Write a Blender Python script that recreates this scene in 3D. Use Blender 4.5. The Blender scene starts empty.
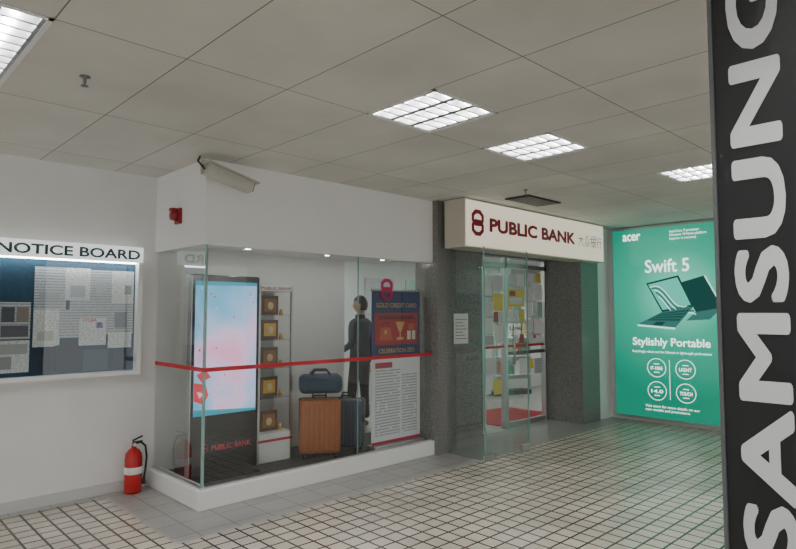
import bpy, bmesh, math, random
from mathutils import Vector, Matrix
random.seed(5)
D=bpy.data; S=bpy.context.scene
R=math.radians
# ------------------------------------------------------------------ helpers
def link(o,parent=None):
    S.collection.objects.link(o)
    if parent is not None: o.parent=parent
    return o
def grp(name,loc=(0,0,0),rz=0,parent=None):
    e=D.objects.new(name,None); e.empty_display_size=.1
    e.location=loc; e.rotation_euler=(0,0,R(rz)); return link(e,parent)
MC={}
def nn(nt,t,**k):
    n=nt.nodes.new(t)
    for a,b in k.items(): setattr(n,a,b)
    return n
def mat(name,col=(.8,.8,.8),rough=.5,metal=0,emis=None,es=0,noise=0,nscale=8,bump=0,spec=.5,coat=0):
    if name in MC: return MC[name]
    m=D.materials.new(name); m.use_nodes=True; nt=m.node_tree; b=nt.nodes['Principled BSDF']
    b.inputs['Base Color'].default_value=(*col,1); b.inputs['Roughness'].default_value=rough
    b.inputs['Metallic'].default_value=metal; b.inputs['Specular IOR Level'].default_value=spec
    b.inputs['Coat Weight'].default_value=coat
    if emis is not None:
        b.inputs['Emission Color'].default_value=(*emis,1); b.inputs['Emission Strength'].default_value=es
    if noise>0 or bump>0:
        g=nn(nt,'ShaderNodeNewGeometry'); n=nn(nt,'ShaderNodeTexNoise'); n.inputs['Scale'].default_value=nscale; n.inputs['Detail'].default_value=6
        nt.links.new(g.outputs['Position'],n.inputs['Vector'])
        if noise>0:
            mr=nn(nt,'ShaderNodeMapRange'); mr.inputs['From Min'].default_value=.3; mr.inputs['From Max'].default_value=.7
            mr.inputs['To Min'].default_value=1-noise; mr.inputs['To Max'].default_value=1+noise*.5
            nt.links.new(n.outputs['Fac'],mr.inputs['Value'])
            mx=nn(nt,'ShaderNodeVectorMath',operation='SCALE'); mx.inputs[0].default_value=col
            nt.links.new(mr.outputs['Result'],mx.inputs['Scale']); nt.links.new(mx.outputs['Vector'],b.inputs['Base Color'])
        if bump>0:
            bp=nn(nt,'ShaderNodeBump'); bp.inputs['Strength'].default_value=bump; bp.inputs['Distance'].default_value=.01
            nt.links.new(n.outputs['Fac'],bp.inputs['Height']); nt.links.new(bp.outputs['Normal'],b.inputs['Normal'])
    MC[name]=m; return m
def emit(name,col,s):
    if name in MC: return MC[name]
    m=D.materials.new(name); m.use_nodes=True; nt=m.node_tree; nt.nodes.clear()
    o=nn(nt,'ShaderNodeOutputMaterial'); e=nn(nt,'ShaderNodeEmission'); e.inputs['Color'].default_value=(*col,1); e.inputs['Strength'].default_value=s
    nt.links.new(e.outputs[0],o.inputs['Surface']); MC[name]=m; return m
def glassmat(name,tint=(.93,.96,.95),refl=1.0):
    m=D.materials.new(name); m.use_nodes=True; nt=m.node_tree; nt.nodes.clear()
    o=nn(nt,'ShaderNodeOutputMaterial'); t=nn(nt,'ShaderNodeBsdfTransparent'); t.inputs['Color'].default_value=(*tint,1)
    g=nn(nt,'ShaderNodeBsdfGlossy'); g.inputs['Roughness'].default_value=.0
    f=nn(nt,'ShaderNodeLayerWeight'); L=nt.links.new
    pw=nn(nt,'ShaderNodeMath',operation='POWER'); pw.inputs[1].default_value=4.0; L(f.outputs['Facing'],pw.inputs[0])
    ma=nn(nt,'ShaderNodeMath',operation='MULTIPLY_ADD'); ma.inputs[1].default_value=.85*refl; ma.inputs[2].default_value=.10*refl; L(pw.outputs[0],ma.inputs[0])
    mx=nn(nt,'ShaderNodeMixShader')
    L(ma.outputs[0],mx.inputs[0]); L(t.outputs[0],mx.inputs[1]); L(g.outputs[0],mx.inputs[2]); L(mx.outputs[0],o.inputs['Surface'])
    return m
class MB:
    def __init__(s): s.bm=bmesh.new(); s.mats=[]
    def mi(s,m):
        if m not in s.mats: s.mats.append(m)
        return s.mats.index(m)
    def merge(s,tb,m,smooth=False,mtx=None):
        if mtx is not None: bmesh.ops.transform(tb,matrix=mtx,verts=tb.verts)
        i=s.mi(m)
        for f in tb.faces: f.material_index=i; f.smooth=smooth
        me=D.meshes.new('tmp'); tb.to_mesh(me); tb.free(); s.bm.from_mesh(me); D.meshes.remove(me)
    def box(s,x0,x1,y0,y1,z0,z1,m,bev=0,seg=2,mtx=None):
        tb=bmesh.new(); bmesh.ops.create_cube(tb,size=1)
        bmesh.ops.transform(tb,matrix=Matrix.Translation(((x0+x1)/2,(y0+y1)/2,(z0+z1)/2))@Matrix.Diagonal((abs(x1-x0),abs(y1-y0),abs(z1-z0),1)),verts=tb.verts)
        if bev: bmesh.ops.bevel(tb,geom=list(tb.edges),offset=bev,segments=seg,affect='EDGES',profile=.5)
        s.merge(tb,m,bev>0.008,mtx); return s
    def cyl(s,p0,p1,r0,m,r1=None,seg=20,smooth=True):
        p0=Vector(p0);p1=Vector(p1); r1=r0 if r1 is None else r1; d=p1-p0
        tb=bmesh.new(); bmesh.ops.create_cone(tb,cap_ends=True,segments=seg,radius1=r0,radius2=r1,depth=d.length)
        q=d.to_track_quat('Z','Y').to_matrix().to_4x4()
        s.merge(tb,m,smooth,Matrix.Translation((p0+p1)/2)@q); return s
    def ball(s,c,r,m,seg=20,mtx=None):
        tb=bmesh.new(); bmesh.ops.create_uvsphere(tb,u_segments=seg,v_segments=seg//2+2,radius=1)
        r=(r,r,r) if isinstance(r,(int,float)) else r
        bmesh.ops.transform(tb,matrix=Matrix.Translation(c)@Matrix.Diagonal((*r,1)),verts=tb.verts)
        s.merge(tb,m,True,mtx); return s
    def tube(s,pts,r,m,seg=10):
        for a,b in zip(pts[:-1],pts[1:]):
            s.cyl(a,b,r,m,seg=seg)
        for p in pts[1:-1]: s.ball(p,r,m,seg=8)
        return s
    def lathe(s,prof,m,c=(0,0,0),seg=28):
        tb=bmesh.new(); rings=[]
        for r,z in prof:
            rings.append([tb.verts.new((c[0]+r*math.cos(2*math.pi*i/seg),c[1]+r*math.sin(2*math.pi*i/seg),c[2]+z)) for i in range(seg)])
        for a,b in zip(rings[:-1],rings[1:]):
            for i in range(seg): tb.faces.new((a[i],a[(i+1)%seg],b[(i+1)%seg],b[i]))
        tb.faces.new(rings[0][::-1]); tb.faces.new(rings[-1]); s.merge(tb,m,True); return s
    def poly(s,pts,y,m):   # flat polygon in XZ plane facing -Y
        tb=bmesh.new(); tb.faces.new([tb.verts.new((p[0],y,p[1])) for p in pts]); s.merge(tb,m); return s
    def quad(s,pts,m):
        tb=bmesh.new(); tb.faces.new([tb.verts.new(p) for p in pts]); s.merge(tb,m); return s
    def stroke(s,a,b,w,y,m):
        d=Vector((b[0]-a[0],b[1]-a[1])).normalized()*(w/2); n=Vector((-d.y,d.x))
        return s.poly([(a[0]-d.x+n.x,a[1]-d.y+n.y),(a[0]-d.x-n.x,a[1]-d.y-n.y),(b[0]+d.x-n.x,b[1]+d.y-n.y),(b[0]+d.x+n.x,b[1]+d.y+n.y)],y,m)
    def ring(s,cx,cz,r,w,y,m,seg=32,a0=0,a1=360):
        tb=bmesh.new(); n=seg
        A=[R(a0+(a1-a0)*i/n) for i in range(n+1)]
        o=[tb.verts.new((cx+r*math.cos(a),y,cz+r*math.sin(a))) for a in A]; q=[tb.verts.new((cx+(r-w)*math.cos(a),y,cz+(r-w)*math.sin(a))) for a in A]
        for i in range(n): tb.faces.new((o[i],o[i+1],q[i+1],q[i]))
        s.merge(tb,m); return s
    def done(s,name,parent=None,loc=(0,0,0)):
        me=D.meshes.new(name)
        s.bm.to_mesh(me); s.bm.free()
        for m in s.mats: me.materials.append(m)
        o=D.objects.new(name,me); o.location=loc; return link(o,parent)
def text(name,body,x,y,z,w,h,m,parent,bold=0.0,rot=None,center=False,depth=.002,spacing=1.0,heavy=0):
    c=D.curves.new(name,'FONT'); c.body=body; c.size=1; c.offset=bold; c.extrude=0; c.resolution_u=4; c.space_character=spacing
    o=D.objects.new(name,c); S.collection.objects.link(o)
    bpy.context.view_layer.update()
    dg=bpy.context.evaluated_depsgraph_get(); me=D.meshes.new_from_object(o.evaluated_get(dg),depsgraph=dg)
    D.objects.remove(o)
    if len(me.vertices)==0: return None
    if heavy:   # thicken the strokes by overlaying shifted copies of the glyph outlines
        bm=bmesh.new(); 
        for k in range(13):
            n0=len(bm.verts); bm.from_mesh(me); bm.verts.ensure_lookup_table()
            dx,dy=(0,0) if k==12 else (heavy*math.cos(k*math.pi/6),heavy*math.sin(k*math.pi/6))
            for v in bm.verts[n0:]: v.co.x+=dx; v.co.y+=dy; v.co.z=k*.0008
        bm.to_mesh(me); bm.free()
    xs=[v.co.x for v in me.vertices]; ys=[v.co.y for v in me.vertices]
    x0,x1,y0,y1=min(xs),max(xs),min(ys),max(ys)
    sy=h/(y1-y0); sx=(w/(x1-x0)) if w else sy
    for v in me.vertices:
        a=(v.co.x-x0)*sx; b=(v.co.y-y0)*sy
        if center: a-=(x1-x0)*sx/2
        if rot=='cw': a,b=b,-a     # read from top to bottom
        if rot=='ccw': a,b=h-b,a   # read from bottom to top
        v.co=(a,-v.co.z*.1,b)
    me.materials.clear(); me.materials.append(m)
    ob=D.objects.new(name,me); ob.location=(x,y,z); return link(ob,parent)

# ------------------------------------------------------------------ materials
def brickmat(name,c1,c2,mortar,bw,rh,ms,rough,offs=0,bump=.25,shift=(0,0,0),stain=.12):
    m=D.materials.new(name); m.use_nodes=True; nt=m.node_tree; b=nt.nodes['Principled BSDF']; L=nt.links.new
    g=nn(nt,'ShaderNodeNewGeometry'); mp=nn(nt,'ShaderNodeVectorMath',operation='ADD'); mp.inputs[1].default_value=shift
    L(g.outputs['Position'],mp.inputs[0])
    br=nn(nt,'ShaderNodeTexBrick'); br.offset=offs; br.squash=1
    L(mp.outputs[0],br.inputs['Vector'])
    br.inputs['Color1'].default_value=(*c1,1); br.inputs['Color2'].default_value=(*c2,1); br.inputs['Mortar'].default_value=(*mortar,1)
    br.inputs['Scale'].default_value=1; br.inputs['Brick Width'].default_value=bw; br.inputs['Row Height'].default_value=rh
    br.inputs['Mortar Size'].default_value=ms; br.inputs['Mortar Smooth'].default_value=.1
    n=nn(nt,'ShaderNodeTexNoise'); n.inputs['Scale'].default_value=1.3; n.inputs['Detail'].default_value=5; L(g.outputs['Position'],n.inputs['Vector'])
    mr=nn(nt,'ShaderNodeMapRange'); mr.inputs['From Min'].default_value=.3; mr.inputs['From Max'].default_value=.7; mr.inputs['To Min'].default_value=1-stain; mr.inputs['To Max'].default_value=1+stain*.4
    L(n.outputs['Fac'],mr.inputs['Value'])
    sc=nn(nt,'ShaderNodeVectorMath',operation='SCALE'); L(br.outputs['Color'],sc.inputs[0]); L(mr.outputs['Result'],sc.inputs['Scale'])
    L(sc.outputs[0],b.inputs['Base Color']); b.inputs['Roughness'].default_value=rough
    if bump:
        bp=nn(nt,'ShaderNodeBump'); bp.inputs['Strength'].default_value=bump; bp.inputs['Distance'].default_value=.004; bp.invert=True
        L(br.outputs['Fac'],bp.inputs['Height']); L(bp.outputs[0],b.inputs['Normal'])
    return m
M_tile=brickmat('floor_small_tile',(.64,.59,.505),(.55,.51,.43),(.06,.053,.045),.135,.135,.0085,.24,stain=.25)
M_bord=brickmat('floor_border_tile',(.39,.38,.36),(.34,.33,.315),(.12,.115,.11),.30,.265,.004,.32,shift=(.05,.0,0))
M_ceil=brickmat('ceiling_board',(.75,.735,.69),(.68,.67,.63),(.22,.21,.19),.60,1.2,.0035,.9,shift=(-.09,-.48,0),bump=.3,stain=.14)
M_wall=mat('wall_paint',(.84,.835,.82),.7,noise=.05,nscale=2,bump=.03)
M_hdr=mat('header_paint',(.91,.905,.89),.7,noise=.02,nscale=2)
M_white=mat('white_plastic',(.88,.88,.865),.4)
def granmat(name,c,c2,rough):
    m=D.materials.new(name); m.use_nodes=True; nt=m.node_tree; b=nt.nodes['Principled BSDF']; L=nt.links.new
    g=nn(nt,'ShaderNodeNewGeometry'); n=nn(nt,'ShaderNodeTexNoise'); n.inputs['Scale'].default_value=70; n.inputs['Detail'].default_value=3; n.inputs['Roughness'].default_value=.8
    L(g.outputs['Position'],n.inputs['Vector']); cr=nn(nt,'ShaderNodeValToRGB'); e=cr.color_ramp.elements
    e[0].position=.36; e[0].color=(*c,1); e[1].position=.64; e[1].color=(*c2,1); L(n.outputs['Fac'],cr.inputs[0]); L(cr.outputs[0],b.inputs['Base Color']); b.inputs['Roughness'].default_value=rough
    return m
M_gran=granmat('grey_granite',(.11,.107,.10),(.31,.305,.29),.22)
M_gran2=granmat('polished_granite_floor',(.24,.23,.22),(.46,.45,.43),.12)
M_alu=mat('aluminium',(.62,.62,.62),.3,metal=1)
M_steel=mat('steel_dark',(.25,.25,.26),.35,metal=1)
M_black=mat('black_gloss',(.012,.012,.013),.18)
M_blackm=mat('black_matte',(.02,.02,.022),.6)
M_red=mat('red_vinyl',(.50,.015,.025),.4)
M_carpet=mat('dark_carpet',(.06,.06,.065),.95,noise=.3,nscale=60)
M_redcarp=mat('red_carpet',(.36,.015,.025),.95,noise=.3,nscale=60)
M_glass=glassmat('clear_glass',(.92,.955,.945),1.0)
M_glass2=glassmat('thin_shelf_glass',(.88,.95,.93),.6)
M_edge=mat('glass_edge',(.25,.42,.38),.15)
M_tube=emit('fluorescent_tube',(1.0,.99,.97),140)
M_refl=mat('louver_reflector',(.50,.50,.51),.3,metal=1)
M_housing=mat('lamp_housing',(.85,.85,.85),.5)
M_paper=mat('paper',(.8,.8,.78),.8)
def textlines(name,bg,ink,rows=60,dens=.45,scale=55,es=0):
    m=D.materials.new(name); m.use_nodes=True; nt=m.node_tree; b=nt.nodes['Principled BSDF']; L=nt.links.new
    g=nn(nt,'ShaderNodeTexCoord'); sp=nn(nt,'ShaderNodeSeparateXYZ'); L(g.outputs['Object'],sp.inputs[0])
    mz=nn(nt,'ShaderNodeMath',operation='MULTIPLY'); mz.inputs[1].default_value=rows; L(sp.outputs['Z'],mz.inputs[0])
    fr=nn(nt,'ShaderNodeMath',operation='FRACT'); L(mz.outputs[0],fr.inputs[0])
    fl=nn(nt,'ShaderNodeMath',operation='FLOOR'); L(mz.outputs[0],fl.inputs[0])
    lt=nn(nt,'ShaderNodeMath',operation='LESS_THAN'); lt.inputs[1].default_value=.5; L(fr.outputs[0],lt.inputs[0])
    mx_=nn(nt,'ShaderNodeMath',operation='MULTIPLY'); mx_.inputs[1].default_value=scale; L(sp.outputs['X'],mx_.inputs[0])
    cb=nn(nt,'ShaderNodeCombineXYZ'); L(mx_.outputs[0],cb.inputs[0]); L(fl.outputs[0],cb.inputs[1])
    ns=nn(nt,'ShaderNodeTexNoise'); ns.inputs['Scale'].default_value=1; ns.inputs['Detail'].default_value=2; L(cb.outputs[0],ns.inputs['Vector'])
    gt=nn(nt,'ShaderNodeMath',operation='GREATER_THAN'); gt.inputs[1].default_value=dens; L(ns.outputs['Fac'],gt.inputs[0])
    mu=nn(nt,'ShaderNodeMath',operation='MULTIPLY'); L(lt.outputs[0],mu.inputs[0]); L(gt.outputs[0],mu.inputs[1])
    mix=nn(nt,'ShaderNodeMix',data_type='RGBA'); mix.inputs['A'].default_value=(*bg,1); mix.inputs['B'].default_value=(*ink,1)
    L(mu.outputs[0],mix.inputs['Factor']); L(mix.outputs['Result'],b.inputs['Base Color']); b.inputs['Roughness'].default_value=.7
    return m
M_doc=textlines('printed_page',(.76,.76,.75),(.46,.46,.47),dens=.5)
M_docb=textlines('printed_page_table',(.55,.57,.59),(.30,.32,.35),dens=.42,rows=42,scale=90)
M_doc2=textlines('printed_banner_text',(.84,.84,.85),(.45,.45,.50),rows=32,scale=16,dens=.40)
M_docdark=mat('banner_blue',(.010,.04,.15),.5)

H=2.88
# ------------------------------------------------------------------ shell
def quadz(mb,x0,x1,y0,y1,z,m,down=False):
    v=[(x0,y0,z),(x1,y0,z),(x1,y1,z),(x0,y1,z)]
    mb.quad(v[::-1] if down else v,m)
f=MB()
quadz(f,-6,1.85,-6,5.58,0,M_tile); quadz(f,1.85,8.8,-6,4.12,0,M_tile)
quadz(f,-6,1.85,5.58,5.75,0,M_bord); quadz(f,1.85,5.22,4.12,5.75,0,M_bord); quadz(f,5.22,8.8,4.12,4.95,0,M_gran2)
M_infl=mat('bank_interior_floor',(.40,.38,.35),.2,noise=.15,nscale=30)
quadz(f,5.22,12,4.95,9,0,M_infl); quadz(f,4.5,5.22,5.75,9,0,M_infl)
f.done('floor')
gx=lambda i:.09+.60*i
gy=lambda j:.48+.60*j
fix=[(0,4,1,2),(4,3,1,1),(6,3,1,1),(9,2,1,1),(1,-1,1,1),(4,-2,1,1),(8,-2,1,1),(-3,2,1,1),(-5,5,1,1),(-5,-2,1,1),(-1,-5,1,1),(3,-6,1,1),(7,-6,1,1),(11,-3,1,1)]
holes=set()
for a,b,n,k in fix:
    for i in range(n):
        for j in range(k): holes.add((a+i,b+j))
c=MB()
for i in range(-11,15):
    for j in range(-11,9):
        if (i,j) in holes: continue
        x0,x1,y0,y1=gx(i),gx(i+1),gy(j),gy(j+1)
        x0=max(x0,-6);x1=min(x1,8.8);y0=max(y0,-6);y1=min(y1,5.75)
        if x1>x0 and y1>y0: quadz(c,x0,x1,y0,y1,H,M_ceil,True)
c.done('ceiling')
for a,b,n,k in fix:
    x0,x1,y0,y1=gx(a),gx(a+n),gy(b),gy(b+k)
    g=grp('ceiling_light_fixture',((x0+x1)/2,(y0+y1)/2,H))
    w=(x1-x0)/2;l=(y1-y0)/2
    m=MB()
    m.box(-w,w,-l,l,.085,.095,M_housing); t=.022
    m.box(-w,-w+t,-l,l,-.006,.09,M_housing).box(w-t,w,-l,l,-.006,.09,M_housing).box(-w,w,-l,-l+t,-.006,.09,M_housing).box(-w,w,l-t,l,-.006,.09,M_housing)
    m.done('housing',g)
    m=MB(); nl=3
    for q in range(nl):
        cx=-w+t+(2*w-2*t)*(q+.5)/nl
        m.cyl((cx,-l+.04,.060),(cx,l-.04,.060),.014,M_tube,seg=12)
    m.done('tubes',g)
    m=MB()
    for q in range(nl+1):
        cx=-w+t+(2*w-2*t)*q/nl; m.box(cx-.018,cx+.018,-l+t,l-t,0,.045,M_refl)
    ny=6*k
    for q in range(ny+1):
        cy=-l+t+(2*l-2*t)*q/ny; m.box(-w+t,w-t,cy-.008,cy+.008,0,.04,M_refl)
    m.done('louver',g)
def wall(name,x0,x1,y0,y1,z0,z1,m=None):
    return MB().box(x0,x1,y0,y1,z0,z1,m or M_wall).done(name)
wall('wall_left',-6,4.58,5.68,5.82,0,H)
wall('wall_right',8.8,8.92,-6,4.95,0,H)
wall('wall_bank_corner',8.42,8.8,4.42,4.95,0,H)
MB().box(-6,2.24,5.668,5.68,0,.09,mat('skirting',(.6,.6,.59),.5)).done('baseboard_left')
m=MB(); m.box(2.28,5.06,4.67,4.80,2.165,H,M_hdr); m.box(2.28,2.41,4.80,5.68,2.165,H,M_hdr)
m.done('wall_display_header')
m=MB(); quadz(m,2.41,5.06,4.8,5.68,2.22,M_hdr,True); m.done('ceiling_display')
for x in (2.95,3.9,4.7):
    g=grp('display_downlight',(x,5.1,2.22))
    MB().lathe([(.0,-.012),(.06,-.012),(.075,-.004),(.075,0)],M_white).done('trim_ring',g)
    MB().cyl((0,0,-.016),(0,0,-.012),.05,emit('downlight_glow',(1,.95,.88),55)).done('lamp',g)
m=MB(); m.box(2.26,5.06,4.65,4.77,0,.155,M_white,bev=.006); m.box(2.26,2.38,4.77,5.68,0,.155,M_white,bev=.006)
m.done('trim_1')
MB().box(2.38,5.06,4.77,5.68,0,.11,M_carpet).done('floor_platform')
g=grp('window_1')
z0,z1=.155,2.165
MB().quad([(2.31,4.70,z0),(5.06,4.70,z0),(5.06,4.70,z1),(2.31,4.70,z1)],M_glass).done('front_pane',g)
MB().quad([(2.31,4.70,z0),(2.31,5.68,z0),(2.31,5.68,z1),(2.31,4.70,z1)],M_glass).done('side_pane',g)
m=MB(); m.box(2.305,2.325,4.694,4.714,.155,2.165,M_edge); m.box(3.97,3.974,4.697,4.714,.155,2.165,M_edge)
m.box(2.30,5.06,4.693,4.718,.155,.17,M_alu); m.box(2.30,2.33,4.71,5.68,.155,.17,M_alu); m.done('glass_edges',g)
m=MB(); m.box(2.304,5.06,4.692,4.695,1.105,1.14,M_red); m.box(2.302,2.305,4.70,5.68,1.105,1.14,M_red)
m.done('red_safety_strip',g)
def logo(m,cx,cz,r,y,mt):
    for sgn in (1,-1):
        c0=cz+sgn*r*.36
        o=[(cx+r*.78*math.cos(R(22.5+45*i)),c0+r*.66*math.sin(R(22.5+45*i))) for i in range(9)]
        q=[(cx+r*.44*math.cos(R(22.5+45*i)),c0+r*.32*math.sin(R(22.5+45*i))) for i in range(9)]
        for i in range(8): m.poly([o[i],o[i+1],q[i+1],q[i]],y-(.0005 if sgn>0 else 0),mt)
M_mar=mat('maroon',(.33,.015,.04),.4)
m=MB(); logo(m,4.36,1.84,.12,4.69,mat('sticker_magenta',(.45,.02,.10),.5)); m.done('logo_sticker',g)
# ------------------------------------------------------------------ bank front
wall('wall_bank_pillar',5.06,5.30,4.60,4.95,0,H,M_gran)
wall('wall_bank_front',5.30,6.32,4.95,5.07,0,H,M_gran)
wall('wall_bank_column',7.92,8.42,4.40,5.07,0,H,M_gran)
wall('wall_bank_lintel',6.32,7.92,4.95,5.07,2.36,H,M_gran)
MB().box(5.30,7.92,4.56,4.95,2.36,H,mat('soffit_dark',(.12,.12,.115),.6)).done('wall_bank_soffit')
M_int=mat('interior_paint',(.58,.60,.58),.7)
wall('wall_interior_back',4.5,12,8.0,8.12,0,2.75,M_int)
wall('wall_interior_right',12,12.12,4.95,8.12,0,2.75,M_int)
wall('wall_interior_left',4.46,4.58,5.82,8.0,0,2.75)
wall('wall_interior_front',8.42,12,4.95,5.07,0,2.75)
m=MB(); quadz(m,4.58,12,5.07,8.0,2.62,M_hdr,True); m.done('ceiling_interior')
for x,y in ((5.6,7.2),(7.3,6.3),(9.0,6.3),(10.7,6.3)):
    g=grp('interior_ceiling_light',(x,y,2.62))
    MB().box(-.6,.6,-.15,.15,-.03,0,M_housing).done('housing',g)
    MB().box(-.57,.57,-.12,.12,-.034,-.03,emit('interior_lamp',(.93,1,.97),20)).done('diffuser',g)
g=grp('door_1',(0,0,0))
m=MB()
for x in (6.32,6.86,7.86):
    m.box(x,x+.06,4.97,5.05,0,2.36,M_alu)
m.box(6.32,7.92,4.97,5.05,2.22,2.28,M_alu); m.box(6.86,7.9,4.98,5.04,0,.07,M_alu); m.box(6.9,7.88,4.98,5.04,1.0,1.05,M_steel)
m.done('frame',g)
def pane(name,x0,x1,y,z0,z1,g): MB().quad([(x0,y,z0),(x1,y,z0),(x1,y,z1),(x0,y,z1)],M_glass).done(name,g)
pane('pane_left',6.38,6.86,5.0,0,2.22,g); pane('pane_right',6.92,7.86,5.0,.07,2.22,g); pane('transom',6.38,7.86,5.0,2.28,2.36,g)
MB().tube([(7.02,4.98,.85),(7.02,4.93,.88),(7.02,4.93,1.25),(7.02,4.98,1.28)],.013,M_alu).done('handle',g)
m=MB()
M_yel=mat('poster_yellow',(.75,.62,.12),.6); M_grn=mat('poster_green',(.08,.25,.15),.6); M_gl=mat('poster_lightgreen',(.35,.55,.42),.6); M_rd=mat('poster_red',(.4,.06,.06),.6)
st=[(6.96,7.36,1.68,1.93,M_yel),(6.40,6.60,1.82,2.08,M_paper),(6.62,6.84,1.88,2.10,M_doc),(6.40,6.60,1.54,1.80,M_doc),(6.62,6.84,1.62,1.86,M_yel),(6.40,6.60,1.30,1.52,M_paper),(6.63,6.73,1.46,1.60,M_rd),(6.74,6.84,1.44,1.60,M_doc),(6.42,6.62,1.15,1.28,M_docb),(6.66,6.84,1.18,1.42,M_paper),
(7.40,7.56,1.76,1.97,M_doc),(7.60,7.82,1.78,2.0,M_paper),(7.40,7.54,1.53,1.74,M_paper),(7.57,7.68,1.56,1.74,M_doc),(7.71,7.83,1.52,1.75,M_gl),(7.40,7.58,1.32,1.50,M_doc),(7.62,7.82,1.28,1.49,M_paper),(6.98,7.10,1.46,1.64,M_paper),(7.12,7.22,1.46,1.64,M_doc),(7.24,7.36,1.46,1.64,M_yel),(7.42,7.58,1.16,1.29,M_doc),(6.98,7.14,1.97,2.13,M_doc),(7.17,7.36,1.97,2.15,M_paper),(7.42,7.62,2.03,2.17,M_doc),(7.22,7.42,.72,.94,M_paper),(6.44,6.68,.74,.98,M_doc),(7.6,7.8,.70,.92,M_docb),
(6.42,6.56,.50,.70,M_paper),(6.62,6.80,.48,.68,M_yel),(7.1,7.2,1.16,1.28,M_paper),(7.24,7.34,1.16,1.28,M_rd),(7.48,7.58,.78,.92,M_yel),(7.66,7.82,1.16,1.26,M_paper),(7.66,7.8,2.04,2.18,M_yel)]
for x0,x1,a,b,mt in st: m.box(x0,x1,4.994,4.998,a,b,mt)
m.box(7.0,7.32,4.992,4.994,1.72,1.80,M_doc); m.box(7.0,7.14,4.992,4.994,1.83,1.90,M_rd)
m.done('stickers',g)
text('door_lettering','S.AMA.L',6.99,4.992,1.34,.33,.055,M_blackm,g,heavy=.02)
m=MB(); m.box(6.38,6.86,4.994,4.999,1.105,1.14,M_red); m.box(6.92,7.86,4.994,4.999,1.105,1.14,M_red); m.done('red_strip',g)
g=grp('window_2')
MB().quad([(5.22,4.06,.01),(5.22,4.60,.01),(5.22,4.60,2.32),(5.22,4.06,2.32)],M_glass).done('side_pane',g)
pane('front_pane',5.235,6.05,4.066,.01,2.32,g)
m=MB(); m.box(5.213,5.229,4.054,4.064,0,2.32,M_edge); m.box(6.05,6.056,4.058,4.074,0,2.32,M_edge)
m.box(5.9,6.06,4.05,4.082,0.0,.07,M_alu); m.box(5.215,5.4,4.05,4.082,0,.05,M_alu); m.done('patch_fittings',g)
# sign
g=grp('bank_sign_lightbox',(5.12,4.24,2.325))
M_sign=mat('sign_face',(.80,.75,.64),.4,emis=(1,.89,.69),es=.6)
MB().box(0,3.18,0,.30,0,.545,mat('sign_casing',(.62,.58,.48),.5)).done('casing',g)
MB().box(.015,3.165,-.008,0,.015,.53,M_sign).done('face',g)
text('lettering','PUBLIC BANK',.43,-.012,.20,1.92,.165,M_mar,g,heavy=.045)
m=MB(); Mg=mat('sign_grey_letters',(.36,.33,.28),.4); cw=.155
def ch(k,strokes):
    for a in strokes:
        m.stroke((2.44+k*.172+a[0]*cw,.20+a[1]*cw),(2.44+k*.172+a[2]*cw,.20+a[3]*cw),.013,-.012,Mg)
ch(0,[(0,.65,1,.65),(.5,1,.45,.5),(.45,.5,.05,0),(.5,.6,.95,0)])
ch(1,[(.5,1,.2,.6),(.5,1,.8,.6),(.28,.5,.05,0),(.28,.4,.45,.05),(.72,.5,.55,0),(.72,.4,.97,0)])
ch(2,[(.2,1,.0,.7),(.08,.7,.38,.7),(.02,.42,.38,.42),(.2,.7,.2,.05),(.2,.05,.38,.15),(.5,1,.5,0),(.5,1,.9,1),(.9,1,.9,.5),(.5,.75,.9,.75),(.5,.5,.9,.5),(.5,0,.68,.12),(.62,.5,.98,0),(.95,.38,.75,.25)])
ch(3,[(.3,1,.02,.75),(.35,.7,.02,.4),(.2,.5,.2,0),(.45,.88,.95,.88),(.42,.58,1,.58),(.75,.58,.75,.02),(.75,.02,.62,.08)])
m.done('chinese_lettering',g)
m=MB(); logo(m,.215,.285,.155,-.012,M_mar); m.done('logo',g)
g=grp('paper_notice',(5.74,4.945,1.2))
MB().box(0,.28,-.003,0,0,.38,mat('notice_white',(.92,.92,.9),.7)).done('sheet',g)
m=MB()
for k in range(7): m.box(.03,.25-.04*(k%3),-.0045,-.003,.06+.04*k,.07+.04*k,mat('notice_ink',(.3,.3,.32),.7))
m.done('print',g)
MB().box(6.95,8.4,5.15,6.1,0.0,.012,M_redcarp).done('entrance_mat')
cols=[(.45,.12,.06),(.08,.25,.17),(.70,.70,.66),(.65,.65,.6),(.6,.5,.3)]
g=grp('brochure_rack',(9.75,6.9,0),-15)
m=MB(); m.box(-.45,.45,-.02,.25,0,.08,M_blackm); m.box(-.45,-.41,-.02,.03,.08,1.8,M_alu); m.box(.41,.45,-.02,.03,.08,1.8,M_alu); m.box(-.45,.45,0.03,.05,.3,1.8,mat('rack_grey',(.4,.42,.41),.5))
m.done('frame',g)
m=MB()
for r_ in range(4):
    m.box(-.42,.42,-.06,.03,.38+.36*r_,.40+.36*r_,M_white)
    for k in range(4):
        q=(r_*3+k)%5; m.box(-.38+.2*k,-.22+.2*k,-.03,-.015,.40+.36*r_,.66+.36*r_,mat('brochure_%d'%q,cols[q],.5))
m.done('brochures',g)
g=grp('service_counter',(10.9,7.3,0))
m=MB(); m.box(-1.0,1.0,0,.6,0,1.05,M_white,bev=.01); m.box(-1.05,1.05,-.08,.65,1.05,1.1,M_mar,bev=.006); m.done('desk',g)
MB().box(-1.0,1.0,.3,.31,1.1,1.8,M_glass2).done('screen',g)
for x,z,w_,h_,mt in ((6.9,1.0,.7,1.2,M_docb),(7.9,1.0,.6,1.2,M_gl),(8.7,1.2,.9,1.0,M_doc),(9.8,1.6,.8,.7,M_grn),(10.8,1.5,.8,.9,M_docb)):
    g=grp('wall_poster',(x,7.99,z)); MB().box(0,w_,-.01,0,0,h_,mt).done('sheet',g)
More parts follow.
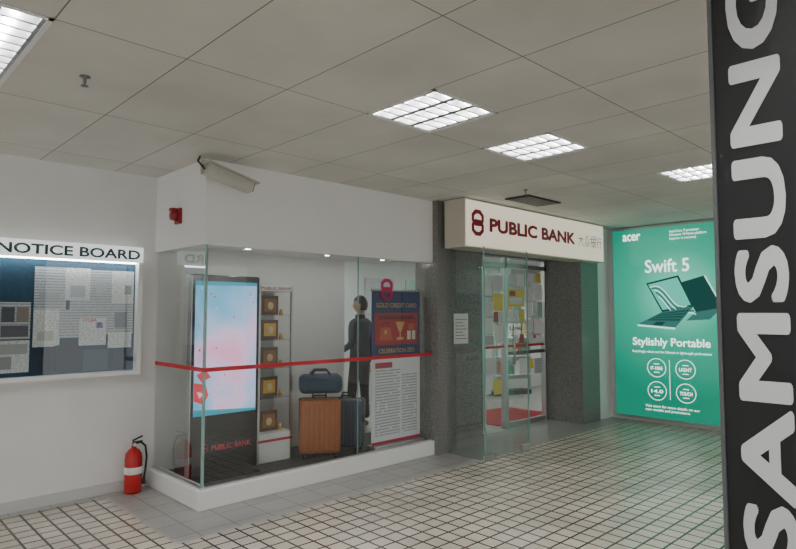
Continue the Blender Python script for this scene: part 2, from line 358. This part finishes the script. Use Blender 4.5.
# ------------------------------------------------------------------ advert lightbox
g=grp('advertising_lightbox',(8.79,4.30,0),-90)
def advmat():
    m=D.materials.new('advert_print'); m.use_nodes=True; nt=m.node_tree; b=nt.nodes['Principled BSDF']; L=nt.links.new
    tc=nn(nt,'ShaderNodeTexCoord'); d=nn(nt,'ShaderNodeVectorMath',operation='DISTANCE'); d.inputs[1].default_value=(.95,0,1.85); L(tc.outputs['Object'],d.inputs[0])
    cr=nn(nt,'ShaderNodeValToRGB'); e=cr.color_ramp.elements
    e[0].position=0; e[0].color=(.15,.60,.44,1); e[1].position=.75; e[1].color=(.008,.17,.105,1)
    x=cr.color_ramp.elements.new(.33); x.color=(.022,.30,.20,1)
    mm=nn(nt,'ShaderNodeMath',operation='MULTIPLY'); mm.inputs[1].default_value=.5; L(d.outputs['Value'],mm.inputs[0]); L(mm.outputs[0],cr.inputs[0])
    L(cr.outputs[0],b.inputs['Base Color']); L(cr.outputs[0],b.inputs['Emission Color']); b.inputs['Emission Strength'].default_value=1.3; b.inputs['Roughness'].default_value=.2
    return m
MB().box(-.02,1.62,-.06,0.0,.05,2.86,M_alu).done('casing',g)
MB().box(0,1.6,-.066,-.06,.08,2.83,advmat()).done('backlit_print',g)
M_w=emit('print_white',(.9,1,.95),1.9); yy=-.069
text('logo_text','acer',.16,yy,2.66,.27,.10,M_w,g,heavy=.02)
text('title_text','Swift 5',.80,yy,2.17,.62,.19,M_w,g,center=True,heavy=.012)
text('tagline_text','Stylishly Portable',.82,yy,1.08,1.08,.15,M_w,g,heavy=.016,center=True)
text('small_text','Surprisingly robust and the Ultimate in lightweight performance',.82,yy,1.0,1.1,.045,M_w,g,center=True)
text('corner_text','Intel Core i7 processor\nWindows 10 Home platform\nSuperior in everyway',.85,yy,2.62,.5,.15,M_w,g)
text('footer_text','Visit store for more details on our\nnew models and promotions',.82,yy,.17,.75,.10,M_w,g,center=True)
for k,(cx,cz,s_) in enumerate(((.62,.80,'i7-1065'),(1.02,.80,'LIGHT'),(.62,.47,'14.0'),(1.02,.47,'TOUCH'))):
    text('icon_text_%d'%(k+1),s_,cx,yy,cz-.03,.17,.05,M_w,g,center=True,heavy=.02)
m=MB()
for cx,cz in ((.62,.80),(1.02,.80),(.62,.47),(1.02,.47)):
    m.ring(cx,cz,.135,.008,yy,M_w); m.box(cx-.04,cx+.04,yy,yy+.001,cz+.05,cz+.06,M_w); m.box(cx-.04,cx+.04,yy,yy+.001,cz-.07,cz-.06,M_w)
m.box(.80,.806,yy,yy+.001,.36,.92,M_w)
m.box(1.50,1.54,yy,yy+.001,2.60,2.76,mat('sponsor_blue',(.02,.1,.4),.5))
m.done('icon_circles',g)
Mk1=emit('print_dark_green',(.015,.075,.065),1); Mk2=emit('print_screen_green',(.10,.55,.42),1.3); Mk3=emit('print_light_mint',(.55,.95,.8),1.5); Mk4=emit('print_mid_green',(.05,.19,.165),1)
m=MB()
m.poly([(1.00,2.02),(1.30,2.10),(1.52,1.66),(1.18,1.60)],yy,Mk1); m.poly([(1.18,1.60),(1.52,1.66),(1.36,1.50),(1.05,1.48)],yy-.0005,Mk4); m.poly([(1.30,2.10),(1.32,2.10),(1.54,1.66),(1.52,1.66)],yy-.0006,Mk3)
m.poly([(.50,2.02),(.96,2.12),(1.16,1.68),(.72,1.60)],yy-.001,Mk1); m.poly([(.53,2.00),(.945,2.09),(1.12,1.70),(.73,1.63)],yy-.0015,Mk2)
# wave wallpaper on the laptop screen
for q in range(5):
    a0=[(.56+.03*q+.5*t_,1.96-.05*q-.26*t_+.07*math.sin(6*t_+q*.5)) for t_ in [i/10 for i in range(11)]]
    for p_,r_ in zip(a0[:-1],a0[1:]):
        m.stroke(p_,r_,.022 if q%2 else .012,yy-.002-.0002*q,(Mk3,Mk4)[q%2])
m.poly([(.72,1.60),(1.16,1.68),(.90,1.38),(.36,1.42)],yy-.004,Mk4); m.poly([(.36,1.42),(.90,1.38),(.90,1.355),(.36,1.395)],yy-.0042,Mk3)
for r_ in range(4):
    for k in range(9):
        u=.06+.1*k; v=.12+.15*r_
        px=lambda u,v:(.72*(1-v)+.36*v)*(1-u)+(1.16*(1-v)+.90*v)*u
        pz=lambda u,v:(1.60*(1-v)+1.42*v)*(1-u)+(1.68*(1-v)+1.38*v)*u
        m.poly([(px(u,v),pz(u,v)),(px(u+.08,v),pz(u+.08,v)),(px(u+.08,v+.11),pz(u+.08,v+.11)),(px(u,v+.11),pz(u,v+.11))],yy-.005,Mk1)
m.poly([(px(.38,.75),pz(.38,.75)),(px(.62,.75),pz(.62,.75)),(px(.62,.95),pz(.62,.95)),(px(.38,.95),pz(.38,.95))],yy-.005,Mk1)
m.done('laptop_picture',g)
# ------------------------------------------------------------------ near pillar with lettering
g=grp('pillar_banner',(1.945,.63,0),-90)
M_pb=mat('banner_black',(.006,.007,.008),.5)
MB().box(0,.62,0,.6,0,H,M_pb).done('pillar_body',g)
MB().box(-.004,.008,-.006,.004,0,H,mat('edge_trim',(.10,.11,.11),.4)).done('edge_trim',g)
text('banner_lettering','SAMSUNG',.048,-.003,.90,1.72,.138,mat('banner_white',(.75,.76,.77),.5),g,heavy=.035,rot='ccw',spacing=1.08)
# ------------------------------------------------------------------ notice board
g=grp('notice_board',(.85,5.68,1.04))
W=1.28;T=1.15
M_strip=mat('lit_title_strip',(.85,.87,.87),.4,emis=(.95,1,1),es=.7)
m=MB(); 
m.box(0,W,-.10,0,0,.035,M_white); m.box(0,W,-.10,0,T-.14,T,M_strip); m.box(0,.035,-.10,0,.035,T-.14,M_white); m.box(W-.035,W,-.10,0,.035,T-.14,M_white)
m.done('frame',g)
MB().box(.035,W-.035,-.015,-.002,.035,T-.14,mat('board_blue',(.018,.065,.115),.8,noise=.2,nscale=40)).done('felt_panel',g)
MB().quad([(.035,-.088,.035),(W-.035,-.088,.035),(W-.035,-.088,T-.14),(.035,-.088,T-.14)],M_glass).done('glass_door',g)
text('title','NOTICE BOARD',.14,-.103,T-.115,1.11,.085,mat('title_ink',(.03,.09,.10),.5),g,heavy=.025)
MB().box(.05,W-.05,-.075,-.045,T-.152,T-.142,emit('board_led',(.95,.98,1),15)).done('light_strip',g)
m=MB(); k=0
for x,z,w_,h_,mt in ((.19,.07,.22,.26,M_doc),(.19,.34,.22,.30,M_docb),(.43,.58,.24,.36,M_docb),(.66,.66,.20,.28,M_doc),(.86,.63,.18,.30,M_docb),(1.04,.64,.19,.29,M_doc),(.43,.27,.2,.31,M_doc),(.62,.34,.16,.24,M_docb),
   (.70,.50,.3,.16,M_docb),(.78,.27,.22,.24,M_doc),(1.0,.36,.23,.28,M_docb),(1.02,.24,.2,.14,M_doc),(.05,.55,.12,.3,M_doc)):
    m.box(x,x+w_,-.019-.0004*k,-.016,z,z+h_,mt); k+=1
m.done('posted_papers',g)
m=MB()
for x,z,w_,h_,c_ in ((.205,.48,.09,.12,(.08,.08,.1)),(.31,.48,.085,.12,(.25,.2,.18)),(.205,.36,.19,.09,(.12,.12,.14)),(.70,.69,.12,.10,(.4,.45,.5)),(.92,.42,.05,.05,(.05,.05,.2)),(1.07,.42,.1,.14,(.2,.22,.26)),(1.15,.72,.06,.08,(.3,.35,.3)),(.205,.22,.19,.08,(.4,.4,.42)),(.205,.10,.08,.1,(.3,.32,.34)),
   (.43,.06,.15,.19,(.02,.03,.06)),(.60,.06,.18,.22,(.03,.04,.07)),(.82,.05,.2,.18,(.05,.10,.14)),(1.06,.06,.12,.15,(.02,.05,.09)),(.47,.66,.15,.06,(.40,.42,.45)),(.90,.72,.09,.13,(.45,.47,.5)),(.46,.32,.12,.08,(.50,.48,.45))):
    m.box(x,x+w_,-.0262,-.016,z,z+h_,mat('clip_%d%d'%(x*100,z*100),c_,.6))
m.done('posters',g)
text('red_heading','VTORA',.80,-.0268,.475,.12,.03,mat('heading_red',(.6,.04,.08),.6),g,heavy=.02)
# ------------------------------------------------------------------ fire extinguisher
g=grp('fire_extinguisher',(2.08,5.55,0))
M_fx=mat('extinguisher_red',(.45,.010,.010),.25)
MB().lathe([(.06,0),(.072,.008),(.074,.03),(.074,.30),(.068,.34),(.045,.375),(.022,.39),(.02,.41)],M_fx).done('cylinder',g)
m=MB(); m.lathe([(.0745,.0),(.0752,0.001),(.0752,.06),(.0745,.061)],M_paper,c=(0,0,.17)); m.done('label',g)
m=MB(); m.cyl((0,0,.40),(0,0,.44),.018,M_steel); m.box(-.012,.075,-.01,.01,.435,.448,M_blackm,bev=.003)
m.box(-.012,.08,-.01,.01,0,.01,M_blackm,mtx=Matrix.Translation((0,0,.455))@Matrix.Rotation(R(-20),4,'Y')); m.cyl((0,-.03,.42),(0,-.015,.42),.014,M_paper); m.done('valve_handle',g)
pts=[(.015,0,.43),(.06,-.01,.435),(.095,-.02,.40),(.108,-.02,.30),(.10,-.02,.2),(.085,-.03,.13)]
m=MB(); m.tube(pts,.009,M_blackm); m.cyl((.085,-.03,.13),(.08,-.035,.07),.012,M_blackm,r1=.02); m.done('hose',g)
# ------------------------------------------------------------------ alarm + cctv
g=grp('fire_alarm_beacon',(2.28,5.16,2.45)); M_red2=mat('alarm_red',(.30,.015,.02),.4)
m=MB(); m.box(-.03,0,-.05,.05,-.07,.07,M_red2,bev=.005); m.cyl((-.03,0,0),(-.08,0,0),.048,M_red2,r1=.04); m.box(-.09,-.03,-.03,.03,.04,.066,M_red2,bev=.005); m.done('sounder',g)
g=grp('security_camera',(2.28,4.67,2.80))
mtx=Matrix.Translation((.12,-.16,-.09))@Matrix.Rotation(R(14),4,'Y')
m=MB(); M_cam=mat('camera_body',(.55,.53,.47),.4)
m.box(-.20,.22,-.05,.05,-.05,.045,M_cam,bev=.012,mtx=mtx); m.box(-.22,.26,-.06,.06,.045,.058,M_cam,bev=.004,mtx=mtx)
m.box(.215,.225,-.04,.04,-.04,.035,M_black,mtx=mtx); m.done('housing',g)
m=MB(); m.box(-.05,.03,-.02,0,-.06,.06,M_cam); m.tube([(-.01,-.01,.0),(-.02,-.12,.03),(.04,-.16,-.06)],.014,M_cam); m.tube([(-.09,-.16,-.05),(-.12,-.10,.02),(-.08,-.05,.075)],.008,M_blackm); m.done('bracket',g)
# ------------------------------------------------------------------ sprinklers, vent
for x,y in ((.99,3.48),(5.28,3.55),(1.55,1.6)):
    g=grp('sprinkler_head',(x,y,H))
    m=MB(); m.lathe([(.028,0),(.028,-.005),(.010,-.010),(.008,-.035),(.004,-.05)],M_steel,seg=16); m.lathe([(.003,-.05),(.020,-.052),(.020,-.056),(.003,-.058)],M_steel,seg=12); m.done('head',g)
g=grp('ceiling_air_vent',(5.85,3.83,H))
m=MB(); m.box(-.33,.33,-.16,.16,-.015,0,M_blackm)
for k in range(7): m.box(-.31,.31,-.14+.043*k,-.125+.043*k,-.022,-.012,M_steel)
m.done('grille',g)
# ------------------------------------------------------------------ kiosk
g=grp('digital_signage_kiosk',(2.735,5.16,.11))
m=MB(); m.box(-.34,.34,-.035,.035,.03,1.83,M_black,bev=.012); m.box(-.30,.30,-.16,.16,0,.03,M_black,bev=.008); m.box(-.345,-.338,-.037,.037,.04,1.82,M_alu); m.box(.338,.345,-.037,.037,.04,1.82,M_alu)
m.done('body',g)
def scrmat():
    m=D.materials.new('screen_image'); m.use_nodes=True; nt=m.node_tree; nt.nodes.clear(); L=nt.links.new
    o=nn(nt,'ShaderNodeOutputMaterial'); e=nn(nt,'ShaderNodeEmission'); e.inputs['Strength'].default_value=1.15
    tc=nn(nt,'ShaderNodeTexCoord')
    ns=nn(nt,'ShaderNodeTexNoise'); ns.inputs['Scale'].default_value=2.4; ns.inputs['Detail'].default_value=1; L(tc.outputs['Object'],ns.inputs[0])
    d=nn(nt,'ShaderNodeVectorMath',operation='DISTANCE'); d.inputs[1].default_value=(.10,0,1.05); L(tc.outputs['Object'],d.inputs[0])
    a=nn(nt,'ShaderNodeMath',operation='MULTIPLY_ADD'); a.inputs[1].default_value=.8; L(d.outputs['Value'],a.inputs[0])
    b=nn(nt,'ShaderNodeMath',operation='MULTIPLY_ADD'); b.inputs[1].default_value=.9; b.inputs[2].default_value=-.42; L(ns.outputs['Fac'],b.inputs[0]); L(b.outputs[0],a.inputs[2])
    cr=nn(nt,'ShaderNodeValToRGB'); el=cr.color_ramp.elements; el[0].position=.12; el[0].color=(.95,.42,.66,1); el[1].position=.75; el[1].color=(.04,.38,.58,1)
    for p_,c_ in ((.26,(.80,.60,.85)),(.38,(.42,.60,.90)),(.54,(.16,.52,.78))):
        x=el.new(p_); x.color=(*c_,1)
    L(a.outputs[0],cr.inputs[0]); L(cr.outputs[0],e.inputs[0]); L(e.outputs[0],o.inputs[0]); return m
MB().box(-.31,.31,-.040,-.035,.56,1.77,scrmat()).done('screen',g)
m=MB(); Mr=emit('screen_red',(.75,.05,.06),1.1); Mp=emit('screen_pale',(.95,.40,.65),1.3); Mt=emit('screen_teal',(.03,.30,.42),1.1)
m.poly([(-.31,.86),(-.31,.70),(-.22,.66),(-.17,.74),(-.20,.84)],-.042,Mr); m.poly([(-.29,.93),(-.24,.86),(-.15,.90),(-.2,.97)],-.042,Mr); m.poly([(-.31,.62),(-.31,.56),(.31,.56),(.31,.58)],-.0418,Mt); m.poly([(-.28,.78),(-.26,.72),(-.21,.76)],-.0425,Mp)
m.poly([(-.31,1.77),(-.31,1.73),(.31,1.74),(.31,1.77)],-.0418,Mt)
for k in range(34):
    x=random.uniform(-.28,.28); z=random.uniform(.65,1.72); s_=random.uniform(.006,.013); m.poly([(x-s_,z),(x,z-s_),(x+s_,z),(x,z+s_)],-.0415,[Mr,Mp][k%2])
m.done('screen_graphics',g)
m=MB(); logo(m,-.20,.27,.045,-.038,M_mar); m.done('logo',g)
text('lettering','PUBLIC BANK',-.13,-.038,.24,.40,.05,mat('dim_red_letters',(.6,.05,.07),.5),g,heavy=.015)
# ------------------------------------------------------------------ display cabinet
g=grp('glass_display_cabinet',(3.35,5.43,.11))
m=MB()
for x in (-.19,.19):
    for y in (-.17,.17): m.box(x-.011,x+.011,y-.011,y+.011,0,1.76,M_alu)
m.box(-.20,.20,-.18,.18,.0,.28,M_white,bev=.004); m.box(-.202,.202,-.183,-.178,.20,.225,M_red); m.box(-.20,.20,-.18,.18,1.70,1.76,M_white,bev=.004)
m.box(-.19,.19,.168,.172,.28,1.7,mat('cabinet_back',(.45,.45,.44),.5)); m.done('frame',g)
m=MB()
for z in (.62,.92,1.20,1.45): m.box(-.19,.19,-.165,.165,z,z+.008,M_glass2)
m.done('shelves',g)
M_gold=mat('gold',(.75,.42,.08),.3,metal=.6); M_gold2=mat('gold_frame',(.12,.05,.02),.4)
m=MB()
for k,z in enumerate((.285,.63,.93,1.21,1.46)):
    m.box(-.10,.10,-.06,-.04,z,z+.20,M_gold2,bev=.004); m.box(-.07,.07,-.064,-.06,z+.035,z+.165,M_gold if k%2 else mat('plaque_brown',(.35,.14,.04),.4))
    m.box(-.04,.04,-.05,.04,z,z+.02,M_gold2); m.ball((0,-.068,z+.095),(.035,.008,.04),mat('gold_pale',(.8,.65,.35),.4),seg=12)
    m.cyl((.14,-.05,z),(.14,-.05,z+.06),.025,M_gold,r1=.015,seg=12)
m.done('award_plaques',g)
text('topper','PUBLIC BANK',-.18,-.183,1.715,.36,.03,M_mar,g,heavy=.01)
# ------------------------------------------------------------------ suitcases
def suitcase(loc,rz,w,d,h,m0,mdark):
    g=grp('suitcase',loc,rz)
    m=MB(); m.box(-w/2,w/2,-d/2,d/2,.05,h,m0,bev=.04,seg=4)
    n=7
    for k in range(n):
        x=-w/2+.055+(w-.11)*k/(n-1); m.box(x-.010,x+.010,-d/2-.008,d/2+.008,.09,h-.05,m0,bev=.004)
    m.done('shell',g)
    m=MB(); m.box(-w/2-.003,w/2+.003,-.008,.008,.06,h+.003,mdark,bev=.003)
    m.tube([(-.07,-.0,h),(-.06,0,h+.025),(.06,0,h+.025),(.07,0,h)],.01,mdark)
    m.tube([(-.07,.06,h-.02),(-.07,.06,h+.05),(.07,.06,h+.05),(.07,.06,h-.02)],.008,mdark); m.box(w/2,w/2+.012,-.03,.03,h*.55,h*.7,mdark,bev=.003)
    m.done('trim_and_handles',g)
    m=MB()
    for x in (-w/2+.05,w/2-.05):
        for y in (-d/2+.04,d/2-.04):
            m.cyl((x-.012,y,.025),(x+.012,y,.025),.025,mdark,seg=16); m.box(x-.015,x+.015,y-.012,y+.012,.03,.065,mdark)
    m.done('wheels',g); return g
M_or=mat('suitcase_copper',(.42,.12,.03),.35,noise=.1,nscale=20); M_nv=mat('suitcase_navy',(.02,.035,.08),.35)
suitcase((3.79,5.10,.11),-32,.42,.25,.60,M_or,M_blackm)
suitcase((4.17,5.12,.11),-58,.36,.25,.56,M_nv,M_blackm)
g=grp('duffel_bag',(3.79,5.09,.765),-32)
m=MB(); Mb=mat('bag_teal',(.012,.05,.10),.6); m.box(-.22,.22,-.12,.12,0,.19,Mb,bev=.055,seg=4); m.box(-.15,.15,-.135,-.11,.03,.13,Mb,bev=.01)
m.box(-.18,.18,-.008,.008,.183,.194,M_blackm); m.done('body',g)
m=MB(); 
for y in (-.08,.08):
    m.tube([(-.11,y*1.3,.12),(-.10,y,.19),(-.06,y*.7,.235),(.06,y*.7,.235),(.10,y,.19),(.11,y*1.3,.12)],.010,M_blackm)
m.done('straps',g)
# ------------------------------------------------------------------ roll-up banner
g=grp('rollup_banner',(4.285,4.85,.11))
m=MB(); m.box(-.01,.75,-.07,.07,0,.07,M_alu,bev=.01); m.box(0,.74,-.008,.008,1.72,1.74,M_alu); m.cyl((.37,.04,.05),(.37,.04,1.73),.01,M_alu,seg=10); m.done('stand',g)
m=MB(); m.box(0,.74,-.003,.003,.07,.98,mat('banner_white_vinyl',(.84,.84,.85),.5)); m.box(.05,.42,-.0045,-.003,.16,.86,M_doc2); m.box(.45,.69,-.0045,-.003,.16,.80,M_doc2); m.done('lower_print',g)
m=MB(); m.box(0,.74,-.003,.003,.98,1.72,M_docdark); m.done('upper_print',g)
m=MB(); Mo=mat('print_orange',(.55,.10,.03),.5); My=mat('print_gold',(.65,.42,.15),.5); Mm=mat('print_magenta',(.45,.03,.08),.5); Mre=mat('print_red',(.42,.015,.02),.5); Mdm=mat('print_maroon',(.16,.01,.02),.5); Mwh=mat('print_cream',(.75,.68,.6),.5)
m.box(.04,.70,-.006,-.004,1.13,1.48,Mre)
# product pictures: handbag, trophy cup, boxed gifts
m.poly([(.10,1.18),(.30,1.18),(.27,1.32),(.13,1.32)],-.008,Mo); m.ring(.20,1.32,.06,.012,-.009,Mdm,a0=0,a1=180); m.box(.18,.22,-.009,-.008,1.25,1.29,My)
m.poly([(.35,1.38),(.49,1.38),(.44,1.27),(.40,1.27)],-.008,My); m.box(.41,.43,-.009,-.008,1.21,1.27,My); m.box(.37,.47,-.009,-.008,1.18,1.21,My)
m.box(.53,.66,-.008,-.007,1.18,1.28,Mwh); m.box(.585,.605,-.009,-.008,1.18,1.28,Mre); m.box(.55,.64,-.008,-.007,1.29,1.36,Mo); m.box(.10,.64,-.008,-.007,1.41,1.45,Mdm)
m.box(.05,.30,-.006,-.004,.88,.94,Mm); m.box(0,.74,-.006,-.004,.07,.10,Mm); m.done('pictures',g)
text('headline','GOLD CREDIT CARD',.06,-.007,1.54,.62,.05,My,g,heavy=.01); text('subhead','CELEBRATION 2021',.10,-.007,1.04,.54,.05,My,g,heavy=.01)
# ------------------------------------------------------------------ person
def skin(name,verts,edges,mt,parent,root=0,sub=2):
    me=D.meshes.new(name); me.from_pydata([v[:3] for v in verts],edges,[]); me.materials.append(mt)
    o=D.objects.new(name,me); link(o,parent); sk=o.modifiers.new('Skin','SKIN'); sk.use_smooth_shade=True
    for i,v in enumerate(verts):
        r=v[3]; r=(r,r) if not isinstance(r,tuple) else r
        me.skin_vertices[0].data[i].radius=r; me.skin_vertices[0].data[i].use_root=(i==root)
    s=o.modifiers.new('Sub','SUBSURF'); s.levels=sub; s.render_levels=sub; return o
g=grp('standing_person',(5.50,6.47,0),195); g.scale=(1.04,1.04,1.04)
def clothmat():
    m=D.materials.new('jacket_and_trousers'); m.use_nodes=True; nt=m.node_tree; b=nt.nodes['Principled BSDF']; L=nt.links.new
    tc=nn(nt,'ShaderNodeTexCoord'); sp=nn(nt,'ShaderNodeSeparateXYZ'); L(tc.outputs['Object'],sp.inputs[0])
    gt=nn(nt,'ShaderNodeMath',operation='GREATER_THAN'); gt.inputs[1].default_value=.90; L(sp.outputs['Z'],gt.inputs[0])
    mx=nn(nt,'ShaderNodeMix',data_type='RGBA'); mx.inputs['A'].default_value=(.012,.012,.015,1); mx.inputs['B'].default_value=(.012,.02,.045,1)
    L(gt.outputs[0],mx.inputs['Factor']); L(mx.outputs['Result'],b.inputs['Base Color']); b.inputs['Roughness'].default_value=.8; return m
Mskin=mat('skin',(.45,.25,.16),.5); Mhair=mat('hair',(.012,.01,.009),.5)
HD=((.21,-.19,1.00),(-.25,-.02,.84))   # wrists: left forearm bent forward, right arm relaxed
V=[(0,0,.96,(.15,.11)),(.005,0,1.10,(.14,.10)),(.01,0,1.28,(.165,.115)),(.0,0,1.40,(.13,.09)),(0,-.005,1.47,(.065,.06)),
   (.09,0,.86,.095),(.115,-.05,.48,.065),(.13,-.03,.10,.05),(-.09,0,.86,.095),(-.095,.01,.48,.065),(-.10,.04,.10,.05),
   (.175,.0,1.385,.065),(.245,.04,1.12,.05),(*HD[0],.038),(-.175,.0,1.395,.065),(-.235,.04,1.11,.05),(*HD[1],.038)]
E=[(0,1),(1,2),(2,3),(3,4),(0,5),(5,6),(6,7),(0,8),(8,9),(9,10),(3,11),(11,12),(12,13),(3,14),(14,15),(15,16)]
skin('clothed_body',V,E,clothmat(),g)
def hand(name,b,d,sx):
    d=Vector(d).normalized(); side=Vector((1,0,0)) if abs(d.x)<.5 else Vector((0,1,0)); curl=d.cross(side)*(-1)
    if d.z<-.5: side=Vector((0,1,0)); curl=Vector((-sx,0,0))
    b=Vector(b); P=lambda t,s,c:tuple(b+d*t+side*s+curl*c)
    V=[(*P(0,0,0),.026),(*P(.05,0,0),(.034,.018)),(*P(.09,0,0),(.036,.016))]; E=[(0,1),(1,2)]
    for o_,ln in ((-.03,.060),(-.01,.075),(.01,.070),(.03,.055)):
        i=len(V); V+=[(*P(.10,o_,0),.0095),(*P(.10+ln*.5,o_*1.05,.012),.009),(*P(.10+ln*.85,o_*1.05,.034),.008)]
        E+=[(2,i),(i,i+1),(i+1,i+2)]
    i=len(V); V+=[(*P(.055,-.04,.008),.011),(*P(.09,-.055,.02),.009)]; E+=[(1,i),(i,i+1)]
    skin(name,V,E,Mskin,g,sub=1)
hand('hand_left',HD[0],(0,-1,-.15),1); hand('hand_right',HD[1],(0,-.05,-1),-1)
for nm,ax,ay in (('shoe_left',.13,-.03),('shoe_right',-.10,.04)):
    skin(nm,[(ax,ay+.03,.045,(.042,.042)),(ax*1.05,ay-.07,.04,(.045,.035)),(ax*1.15,ay-.17,.03,(.04,.026))],[(0,1),(1,2)],M_black,g,sub=1)
tb=bmesh.new(); bmesh.ops.create_uvsphere(tb,u_segments=32,v_segments=24,radius=1)
for v in tb.verts:
    x,y,z=v.co; k=1.0
    if z<0: k=1-.30*(-z)**1.5
    yy_=y*.095*(k if y>0 else (1-.12*max(0,-z)))
    xx=x*.076*k; zz=z*.118
    if y<-.6 and abs(z+.12)<.22 and abs(x)<.25: yy_-= .018*(1-abs(x)/.25)*(1-abs(z+.12)/.22)
    if y<-.6 and abs(z-.12)<.12 and .2<abs(x)<.55: yy_+=.006
    v.co=(xx,yy_,zz+1.635)
hg=grp('head_group',(0,0,0),22,g)
m=MB(); m.merge(tb,Mskin,True)
m.cyl((0,.012,1.45),(0,.005,1.57),.055,Mskin,r1=.052)
for sx in (1,-1):
    m.ball((sx*.078,.008,1.63),(.012,.02,.032),Mskin,seg=12); m.ball((sx*.03,-.082,1.648),(.012,.008,.007),mat('eye_white',(.8,.8,.8),.2),seg=10); m.ball((sx*.03,-.089,1.648),(.005,.003,.005),M_black,seg=8); m.box(sx*.03-.015,sx*.03+.015,-.093,-.085,1.665,1.67,Mhair)
m.ball((0,-.083,1.578),(.024,.008,.006),mat('lips',(.4,.14,.12),.5),seg=10)
m.done('head',hg)
tb=bmesh.new(); bmesh.ops.create_uvsphere(tb,u_segments=32,v_segments=24,radius=1)
bmesh.ops.delete(tb,geom=[v for v in tb.verts if (v.co.z<.35 and v.co.y<-.25) or v.co.z<-.62 or (v.co.z<-.1 and v.co.y<.05)],context='VERTS')
for v in tb.verts:
    x,y,z=v.co; v.co=(x*.086,y*.104+.003,z*.128+1.640)
m=MB(); m.merge(tb,Mhair,True); m.done('hair',hg)
m=MB(); m.lathe([(.066,1.455),(.070,1.47),(.064,1.505),(.060,1.50)],mat('collar',(.02,.03,.06),.8)); m.done('collar',g)
# ------------------------------------------------------------------ world & camera
w=D.worlds.new('World'); S.world=w; w.use_nodes=True; w.node_tree.nodes['Background'].inputs[0].default_value=(.95,.97,.97,1); w.node_tree.nodes['Background'].inputs[1].default_value=1.1
cam=D.cameras.new('Camera'); co=D.objects.new('Camera',cam); link(co); co.location=(0,0,1.6)
cam.sensor_width=36; cam.lens=600/796*36; cam.clip_start=.05
co.rotation_euler=(R(90+3.58),0,R(-43.97)); S.camera=co
